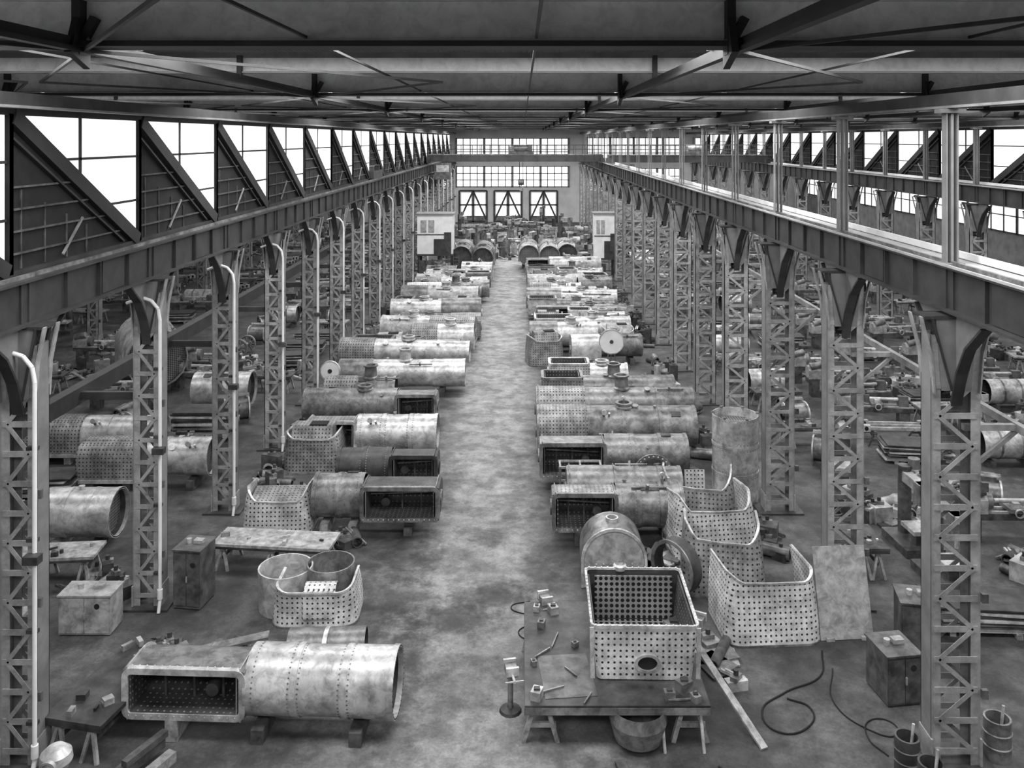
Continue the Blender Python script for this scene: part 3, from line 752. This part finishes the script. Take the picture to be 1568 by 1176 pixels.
usheet((5.45,23.6,0),math.radians(-10),2.2,1.6,1.55,.35,'stay_plate',.12)
usheet((5.85,25.6,0),math.radians(8),2.5,1.6,1.6,.3,'stay_plate_bright',.14)
usheet((5.5,27.5,0),math.radians(-12),2.4,1.4,1.5,.4,'stay_plate',.15)
b=B(); b.tube((-.2,0,.72),(.2,0,.72),.72,'steel_dark',seg=32,t=.05); b.tube((-.23,0,.72),(-.19,0,.72),.74,'steel',seg=32,t=.1); b.obj('flanged_ring',(4.25,24.0,0),math.radians(40))
b=B(); 
for z0_,z1_,rr_ in ((0,1.0,.79),(1.0,1.95,.78),(1.95,2.92,.79)): b.tube((0,0,z0_),(0,0,z1_),rr_,'steel_bright',seg=40,t=.03,minner='steel_bright')
for z_ in (1.0,1.95): b.tube((0,0,z_-.04),(0,0,z_+.04),.80,'steel_bright',seg=40,t=.03)
b.disc((0,0,2.6),(0,0,1),.75,'tube_plate',30)
for z in (.08,.88,1.12,1.85,2.07,2.84):
    for k in range(40):
        a=2*pi*k/40; b.rivet((.79*math.cos(a),.79*math.sin(a),z),(math.cos(a),math.sin(a),0),.022,'steel')
b.box((-.2,-.79,1.5),(.14,.03,2.7),'steel_bright')
for k in range(6): b.box((.77*math.cos(k),.77*math.sin(k),2.95),(.1,.1,.06),'steel')
b.obj('boiler_barrel_standing',(7.4,30.3,0))
boiler((2.9,27.3,0),roll=-90,L=2.1,r=.66,fb=1.95,drop=.6,mb='steel',mf='stay_plate',dome=False)
boiler((3.1,29.2,0),roll=0,L=2.2,r=.58,fb=1.6,drop=.6,mb='steel',mf='steel',dome=False,fit=3,az=.9)
boiler((2.95,31.6,0),roll=-90,L=3.0,r=.70,fb=2.3,drop=.7,mb='steel',mf='steel',dome=False)
b=B()
for x in (-.7,0,.7):
    for y in (-.3,.3): b.box((x,y,.6),(.07,.07,1.2),'steel')
for z in (.3,.75,1.2):
    for y in (-.3,.3): b.box((0,y,z),(1.5,.06,.07),'steel_bright')
for x in (-.7,0,.7): b.box((x,0,1.2),(.06,.6,.06),'steel_bright')
b.obj('steel_stand',(2.0,30.2,0))
b=B(); b.tube((0,-.05,.7),(0,.05,.7),.7,'steel',seg=32,t=.14)
for k in range(24):
    a=2*pi*k/24; b.rivet((.63*math.cos(a),-.06,.7+.63*math.sin(a)),(0,-1,0),.035)
b.obj('smokebox_ring',(4.6,30.6,.0))
b=B(); b.box((0,0,.5),(.7,.05,.9),'stay_plate_bright',rx=-.2); b.bar((0,.1,.9),(0,.5,0),.06,.06,'steel'); b.obj('tube_plate_stand',(6.0,30.3,0))
boiler((2.5,34.4,0),roll=0,L=4.3,r=.78,fb=1.9,drop=.8,mb='steel',mf='stay_plate',az=1.15,fit=5)
boiler((2.6,37.0,0),roll=0,L=4.6,r=.72,fb=2.0,drop=.75,mb='steel',mf='stay_plate',az=1.2,fit=5)
b=B(); b.lathe([(.42,0),(.42,.08),(.33,.15),(.3,.8),(.24,1.0),(.1,1.1),(.001,1.12)],'steel_bright',24); b.obj('steam_dome',(4.7,38.6,0))
boiler((2.7,39.8,0),roll=180,L=4.2,r=.66,fb=1.8,mb='steel',mf='stay_plate',detail=0)
boiler((3.2,42.4,0),roll=180,L=1.9,r=.6,fb=1.9,mb='steel_bright',mf='stay_plate_bright',detail=0)
junk((6.3,42.5,0),3,3,28,.8,21)
def disc_stand(loc,rz=0,r=.55,h=1.6):
    b=B(); b.tube((0,-.05,h),(0,.05,h),r,'white_paint',seg=30); b.tube((0,-.09,h),(0,-.05,h),.1,'steel_dark',seg=12); b.tube((0,-.065,h),(0,.06,h),r+.03,'steel_bright',seg=30,t=.05)
    for x,y in ((-.5,0),(.5,0),(0,.6)): b.bar((0,.06,h-.1),(x,y,0),.06,.06,'steel')
    b.obj('smokebox_door_on_stand',loc,rz)
disc_stand((4.6,45.0,0),r=.62,h=2.0); disc_stand((-9.1,41.2,0),r=.45,h=1.5)
rows(.3,6.6,48.4,78,57,2.35)
for x,y in ((.6,83.5),(2.5,83.0),(4.2,84.4),(-3.6,81.5),(-5.6,82.6)):
    boiler((x,y,0),rz=math.radians(-90),roll=0,L=3.2,r=.95,fb=2.0,drop=1.0,mb=R.choice(['steel_bright','steel']),mf='stay_plate',detail=0,tail=R.choice(['tube_plate','steel_dark']),az=1.7,dome=True)
for i,(x,y,a) in enumerate(((3.6,99,.2),(-6.4,98,-.3),(4.5,112,.1),(-6,116,.2))): inst('locomotive_frame',fm,(x,y,0),a)
for i,(x,y) in enumerate(((-8,88),(6.5,88),(7,96),(-8.6,97),(6.6,80.4),(-1.5,104),(-7.6,109),(5.2,107),(-3.5,89),(1.2,91),(-5.5,93),(2.6,120))): inst('radial_drill',dm,(x,y,0),R.uniform(-1,1),(1.2,1.2,1.3))
for i,(x,y) in enumerate(((-1.2,98),(-2.5,112),(.5,118),(-1.0,122),(3.5,94))): inst('centre_lathe',lm,(x,y,0),R.uniform(-.3,.3))
for i,y in enumerate((91,97,103,110,117,123)): junk((-4.5+(i%2)*6,y,0),8,3,44,1.9,200+i,bright=.25)
def cabin(loc,w,d,h,z0,rz=0):
    b=B()
    for x in (-w/2+.12,w/2-.12):
        for y in (-d/2+.12,d/2-.12): b.box((x,y,z0/2),(.18,.18,z0),'girder_paint')
    b.box((0,0,z0+.08),(w+.15,d+.15,.16),'girder_paint'); b.box((0,0,z0+h/2),(w,d,h),'white_paint')
    b.box((0,0,z0+h+.06),(w+.3,d+.3,.12),'gusset_paint')
    b.box((w*.18,-d/2-.03,z0+h*.22),(w*.42,.05,h*.38),'girder_paint')
    b.box((-w*.05,-d/2-.02,z0+h*.52),(w*.9,.04,.1),'machine_grey')
    for x in (-w*.32,-w*.1): b.box((x,-d/2-.03,z0+h*.72),(w*.16,.04,h*.3),'machine_light')
    b.box((w*.36,-d/2-.04,z0+h*.3),(w*.2,.06,h*.55),'steel_dark')
    b.box((-w*.2,-d/2-.12,z0*.5),(w*.5,.1,z0*.6),'machine_grey')
    for k in range(6): b.box((w/2+.3,-d/2+.3,z0*k/6+.15),(.5,.06,.05),'steel')
    for s in (-1,1): b.box((w/2+.3+s*.25,-d/2+.3,z0/2),(.05,.06,z0),'steel')
    b.obj('foremans_cabin',loc,rz)
cabin((-7.9,79.6,0),3.2,2.0,3.7,1.9)
cabin((7.4,79.0,0),1.9,1.6,4.1,1.6)

# ------------------------------------------------------------------ overhead cranes
def crane(loc,x0,x1,name='overhead_travelling_crane',hook=6.5,crab=.55):
    b=B(); z=10.3; w=x1-x0
    for y in (-1.1,1.1):
        b.box(((x0+x1)/2,y,z+.15),(w,.3,.7),'girder_paint')
        b.box(((x0+x1)/2,y,z+.53),(w,.4,.06),'steel')
        for i in range(int(w)):
            b.box((x0+i+.5,y-.17,z+.15),(.05,.04,.66),'girder_paint')
            b.box((x0+i+.5,y*1.5,z+1.05),(.05,.05,1.05),'steel_dark')
        b.box(((x0+x1)/2,y*1.5,z+1.55),(w,.05,.05),'steel_dark'); b.box(((x0+x1)/2,y*1.5,z+1.1),(w,.04,.04),'steel_dark')
    for x in (x0+.1,x1-.1):
        b.box((x,0,z-.05),(.45,3.6,.5),'steel_dark')
        for y in (-1.5,1.5): b.tube((x-.1,y,z-.1),(x+.1,y,z-.1),.26,'steel',seg=16)
    cx=x0+w*crab
    b.box((cx,0,z+.75),(2.6,2.4,.35),'machine_grey'); b.tube((cx-.9,0,z+1.2),(cx+.7,0,z+1.2),.4,'steel',seg=18); b.box((cx+.9,.4,z+1.25),(.6,.7,.7),'machine_grey'); b.box((cx-1,-.5,z+1.15),(.5,.6,.5),'steel')
    for s in (-.18,.18): b.tube((cx+s,0,z+.9),(cx+s,0,hook+.6),.03,'steel_dark',seg=6)
    b.box((cx,0,hook+.5),(.6,.3,.6),'steel_dark'); b.tube((cx-.2,-.2,hook+.5),(cx-.2+.4,-.2,hook+.5),.2,'steel',seg=14)
    pts=[(cx,0,hook+.25),(cx,0,hook),(cx+.2,0,hook-.15),(cx+.18,0,hook-.38),(cx,0,hook-.48),(cx-.18,0,hook-.36)]
    b.poly(pts,.06,'steel',8)
    b.box((x0+1.6,-1.2,z-1.2),(1.6,1.4,1.7),'machine_grey'); b.box((x0+1.6,-1.92,z-.9),(1.3,.04,.7),'machine_light')
    b.obj(name,loc)
crane((0,93,-.05),XL+.05,XR-.05,hook=7.4,crab=.53)
crane((0,88,0),XR+.1,XR2-.05,hook=7.5)
crane((0,60,-.2),XL2+.1,XL-.05,hook=7.5)

# ------------------------------------------------------------------ near side items
def cupboard(loc,w,d,h,rz=0,m='machine_grey',name='tool_cupboard'):
    b=B(); b.box((0,0,h/2+.04),(w,d,h),m); b.box((0,0,.03),(w*.94,d*.94,.06),'steel_dark'); b.box((0,0,h+.06),(w+.06,d+.06,.04),m)
    for s in (-1,1): b.box((s*w*.245,-d/2-.012,h/2+.04),(w*.47,.02,h*.9),m)
    b.box((.02,-d/2-.04,h*.55),(.03,.04,.16),'steel_bright'); b.tube((w*.25,-d/2-.03,h*.8),(w*.25,-d/2-.02,h*.8),.07,'black_void',seg=12)
    b.tube((-w*.2,0,h+.08),(-w*.2,0,h+.2),.07,'steel_bright',seg=10); b.box((w*.15,.05,h+.12),(.25,.18,.1),'wood')
    return b.obj(name,loc,rz)
cupboard((-8.85,23.5,0),.75,.85,1.5,math.radians(-8))
cupboard((-11.0,22.2,0),1.3,.7,.95,0,'machine_light','tool_bench_cabinet')
junk((-11.6,24.2,0),1.4,1.2,12,.6,31)
table((-13.2,21.6,0),2.0,1.0,.85,'wood',name='workbench',stuff=10)
b=B(); b.lathe([(.05,0),(.3,.02),(.3,.1),(.1,.15),(.08,.35),(.2,.4)],'steel_dark',20); b.lathe([(.05,.3),(.22,.36),(.30,.5),(.28,.65),(.16,.76),(.05,.78),(.001,.78)],'steel_bright',24); b.tube((0,-.34,.52),(0,-.26,.52),.17,'steel_bright',seg=18,t=.04)
b.obj('pipe_flange_valve',(-9.0,16.8,0))
junk((-8.4,20.9,0),1.2,1.3,14,.4,42)
b=B(); b.box((0,0,.3),(.2,1.4,.2),'wood_dark'); b.box((.3,0,.1),(.2,1.4,.2),'wood'); b.box((.1,.2,.5),(.15,1.0,.12),'wood_dark'); b.obj('timber_baulks',(-7.6,17.0,0),math.radians(-25))
b=B(); b.box((0,.28,1.05),(1.35,.03,2.15),'machine_light',rx=-.26); b.box((-.45,.02,.05),(.2,.2,.08),'wood'); b.box((.45,.02,.05),(.2,.2,.08),'wood')
b.bar((-.4,.56,1.9),(-.4,1.0,0),.07,.07,'wood'); b.bar((.4,.56,1.9),(.4,1.0,0),.07,.07,'wood'); b.obj('leaning_steel_plate',(8.1,21.7,0),math.radians(4))
cupboard((8.35,19.6,0),.8,.9,1.05,math.radians(8),'machine_grey')
cupboard((9.7,21.4,0),.9,.9,1.2,math.radians(-12),'machine_grey')
table((9.9,25.4,0),1.0,1.6,.9,'wood_dark',name='workbench',stuff=12)
def bin_(loc,r,h,m):
    b=B(); b.lathe([(.001,.02),(r,.0),(r,h*.33),(r+.02,h*.35),(r,h*.37),(r,h*.66),(r+.02,h*.68),(r,h*.7),(r,h),(r-.04,h),(r-.04,.2),(.001,.2)],m,24)
    b.tube((.05,0,.2),(.15,.05,h+.2),.03,'steel_bright',seg=6); b.obj('scrap_bin',loc)
bin_((7.6,17.2,0),.24,.7,'steel_dark'); bin_((7.7,16.4,0),.24,.75,'steel_dark'); bin_((9.6,17.6,0),.26,.8,'steel')
junk((7.4,27.0,0),.8,2.4,14,.5,51); junk((7.4,34.6,0),.7,3,14,.6,52); junk((7.4,40,0),.7,4,16,.6,53)
junk((7.5,47,0),.7,4,18,.8,54); junk((7.5,58,0),.4,12,36,1.0,56); junk((7.5,68,0),.4,8,20,1.0,57)
for i,y in enumerate((32.2,38.1,44,49.9,55.8,61.7,67.6)): junk((-9.2,y,0),.7,2.8,20,.8,60+i)
junk((4.75,20.4,0),.5,2.4,6,.25,72)
junk((-5.4,26.8,0),1.2,.4,6,.25,75); junk((-7.4,30.0,0),2.2,.6,12,.4,76); junk((-6.2,35.9,0),5,.6,18,.4,78); junk((4.2,25.9,0),1.6,.4,8,.3,79); junk((4,33,0),5,.4,16,.4,80)
b=B(); b.bar((-.1,-1.2,.05),(.1,1.2,.05),.2,.1,'wood_dark'); b.obj('timber_plank',(2.2,16.2,0),.3)
def hose(name,pts,r=.02):
    cu=bpy.data.curves.new(name,'CURVE'); cu.dimensions='3D'; cu.bevel_depth=r; cu.bevel_resolution=2
    sp=cu.splines.new('BEZIER'); sp.bezier_points.add(len(pts)-1)
    for p,q in zip(sp.bezier_points,pts): p.co=(q[0],q[1],r); p.handle_left_type=p.handle_right_type='AUTO'
    cu.materials.append(MATS['black_void']); o=bpy.data.objects.new(name,cu); scene.collection.objects.link(o)
hose('air_hose',[(7.3,21.2),(6.9,20.2),(5.9,19.6),(5.2,18.9),(5.4,18.3),(6.1,18.5),(6.3,19.1),(5.9,19.4)])
hose('air_hose',[(7.3,20.5),(6.9,19.2),(7.3,18.4),(7.8,18.2),(7.9,18.6),(7.5,18.7),(7.2,18.1),(7.4,17.6)],.015)
hose('air_hose',[(3.9,17.3),(4.4,16.6),(3.8,15.9),(3.0,16.2),(2.6,15.6)])
hose('air_hose',[(.2,23.5),(-.3,23.2),(.3,22.6),(-.1,22.0),(.3,21.5)],.015)

# ------------------------------------------------------------------ side bays
plain_drum((-14.6,26.8,0),0,2.2,.72); boiler((-13.6,31.5,0),L=2.4,r=.66,fb=2.2,mb='steel_bright',mf='stay_plate',detail=0,dome=False)
inst('stack_of_steel_plates',plm,(-13.2,36.2,0),0,(1,1,1.8)); plain_drum((-15.0,40,0),0,2.6,.75); boiler((-19,44.5,0),rz=math.radians(-60),L=2.5,r=1.4,fb=2.2,drop=1.2,mb='steel_bright',mf='machine_light',detail=0)
boiler((-17,34.0,0),L=3.0,r=.66,fb=2.2,mb='steel_bright',mf='stay_plate',detail=0,dome=False)
inst('centre_lathe',lm,(-17.5,27.5,0),.1); inst('workbench',tbm[1],(-13.5,24.6,0),.1); inst('workbench',tbm[0],(-13.2,34.0,0),-.1); inst('cylinder_casting',cym,(-12.6,38.4,0),.4)
inst('stack_of_steel_plates',plm,(-17,30.6,0),.1); inst('cylinder_casting',cym,(-16.6,37,0),1.4); inst('centre_lathe',lm,(-18.5,40.4,0),.05)
def scatter(x0,x1,y0,y1,dx,dy,seed):
    r=random.Random(seed); y=y0
    while y<y1:
        x=x0
        while x<x1:
            px=x+r.uniform(-.25,.25); py=y+r.uniform(-.3,.3); k=r.random(); rz=r.uniform(-.15,.15)
            if k<.22: inst('centre_lathe',lm,(px,py,0),rz)
            elif k<.24: inst('locomotive_wheelset',wm,(px,py,0),rz+r.choice([0,1.57]),(.8,.8,.8))
            elif k<.31: inst('radial_drill',dm,(px,py,0),rz)
            elif k<.43: inst('stack_of_steel_plates',plm,(px,py,0),rz)
            elif k<.53: inst('cylinder_casting',cym,(px,py,0),rz*4)
            elif k<.65: inst('coupling_rods_on_trestles',rm,(px,py,0),rz,(.9,1,1))
            elif k<.78: inst('workbench',tbm[r.randrange(2)],(px,py,0),rz)
            elif k<.84: inst('boiler_barrel',bbm,(px,py,0),rz,(.8,.8,.8))
            else: inst('pile_of_boiler_fittings',jms[r.randrange(3)],(px,py,0),rz)
            x+=dx
        y+=dy
b=B(); b.tube((-1.3,0,1),(1.3,0,1),.7,'steel_bright',seg=20,t=.03,minner='steel_dark'); b.disc((1.1,0,1),(1,0,0),.66,'tube_plate',20)
for x in (-.5,.5): b.tube((x-.05,0,1),(x+.05,0,1),.72,'steel',seg=20,t=.04)
for x in (-.9,.9): b.box((x,0,.15),(.25,1.2,.3),'wood_dark')
bbm=b.mesh('boiler_barrel')
jms=[]
for i in range(3):
    o=junk((0,0,0),2.6,1.6,34,.8,100+i,bright=.5); jms.append(o.data); bpy.data.objects.remove(o)
scatter(-23.6,-20,24,118,3.6,2.7,1); scatter(-16.2,-12.5,43,118,3.6,2.5,2); scatter(-38,-28,24,120,4.2,3.2,3)
scatter(11.8,22.8,22.6,42,3.5,2.2,4); scatter(11.8,22.8,42,122,3.5,2.5,5); scatter(28,39,34,122,4.0,3.2,6)

# ------------------------------------------------------------------ lighting : unseen area lamps added behind each cross girder, standing in for roof daylight
def area(name,loc,sx,sy,e):
    l=bpy.data.lights.new(name,'AREA'); l.shape='RECTANGLE'; l.size=sx; l.size_y=sy; l.energy=e; l.color=(1,1,1)
    o=bpy.data.objects.new(name,l); o.location=loc; scene.collection.objects.link(o); return o
for y in YB[:-1]:
    d=4.0
    for cx,w,e in ((-.7,17.5,2250),(-18,15,850),(16.5,14.5,1300),(33,14,700)):
        area('hidden_roof_lamp',(cx,y+.5+d/2,14.28),w,d,e*(1.25 if y>80 else 1))
w=bpy.data.worlds.new('World'); scene.world=w; w.use_nodes=True
w.node_tree.nodes['Background'].inputs[0].default_value=(.8,.8,.8,1); w.node_tree.nodes['Background'].inputs[1].default_value=.8

# ------------------------------------------------------------------ camera
cd=bpy.data.cameras.new('camera'); cd.sensor_width=36; cd.lens=36*1333/1568; cd.shift_x=-16/1568; cd.shift_y=-376/1568; cd.clip_end=400
co=bpy.data.objects.new('camera',cd); co.location=(0,0,CAMZ); co.rotation_euler=(math.radians(90),0,0)
scene.collection.objects.link(co); scene.camera=co
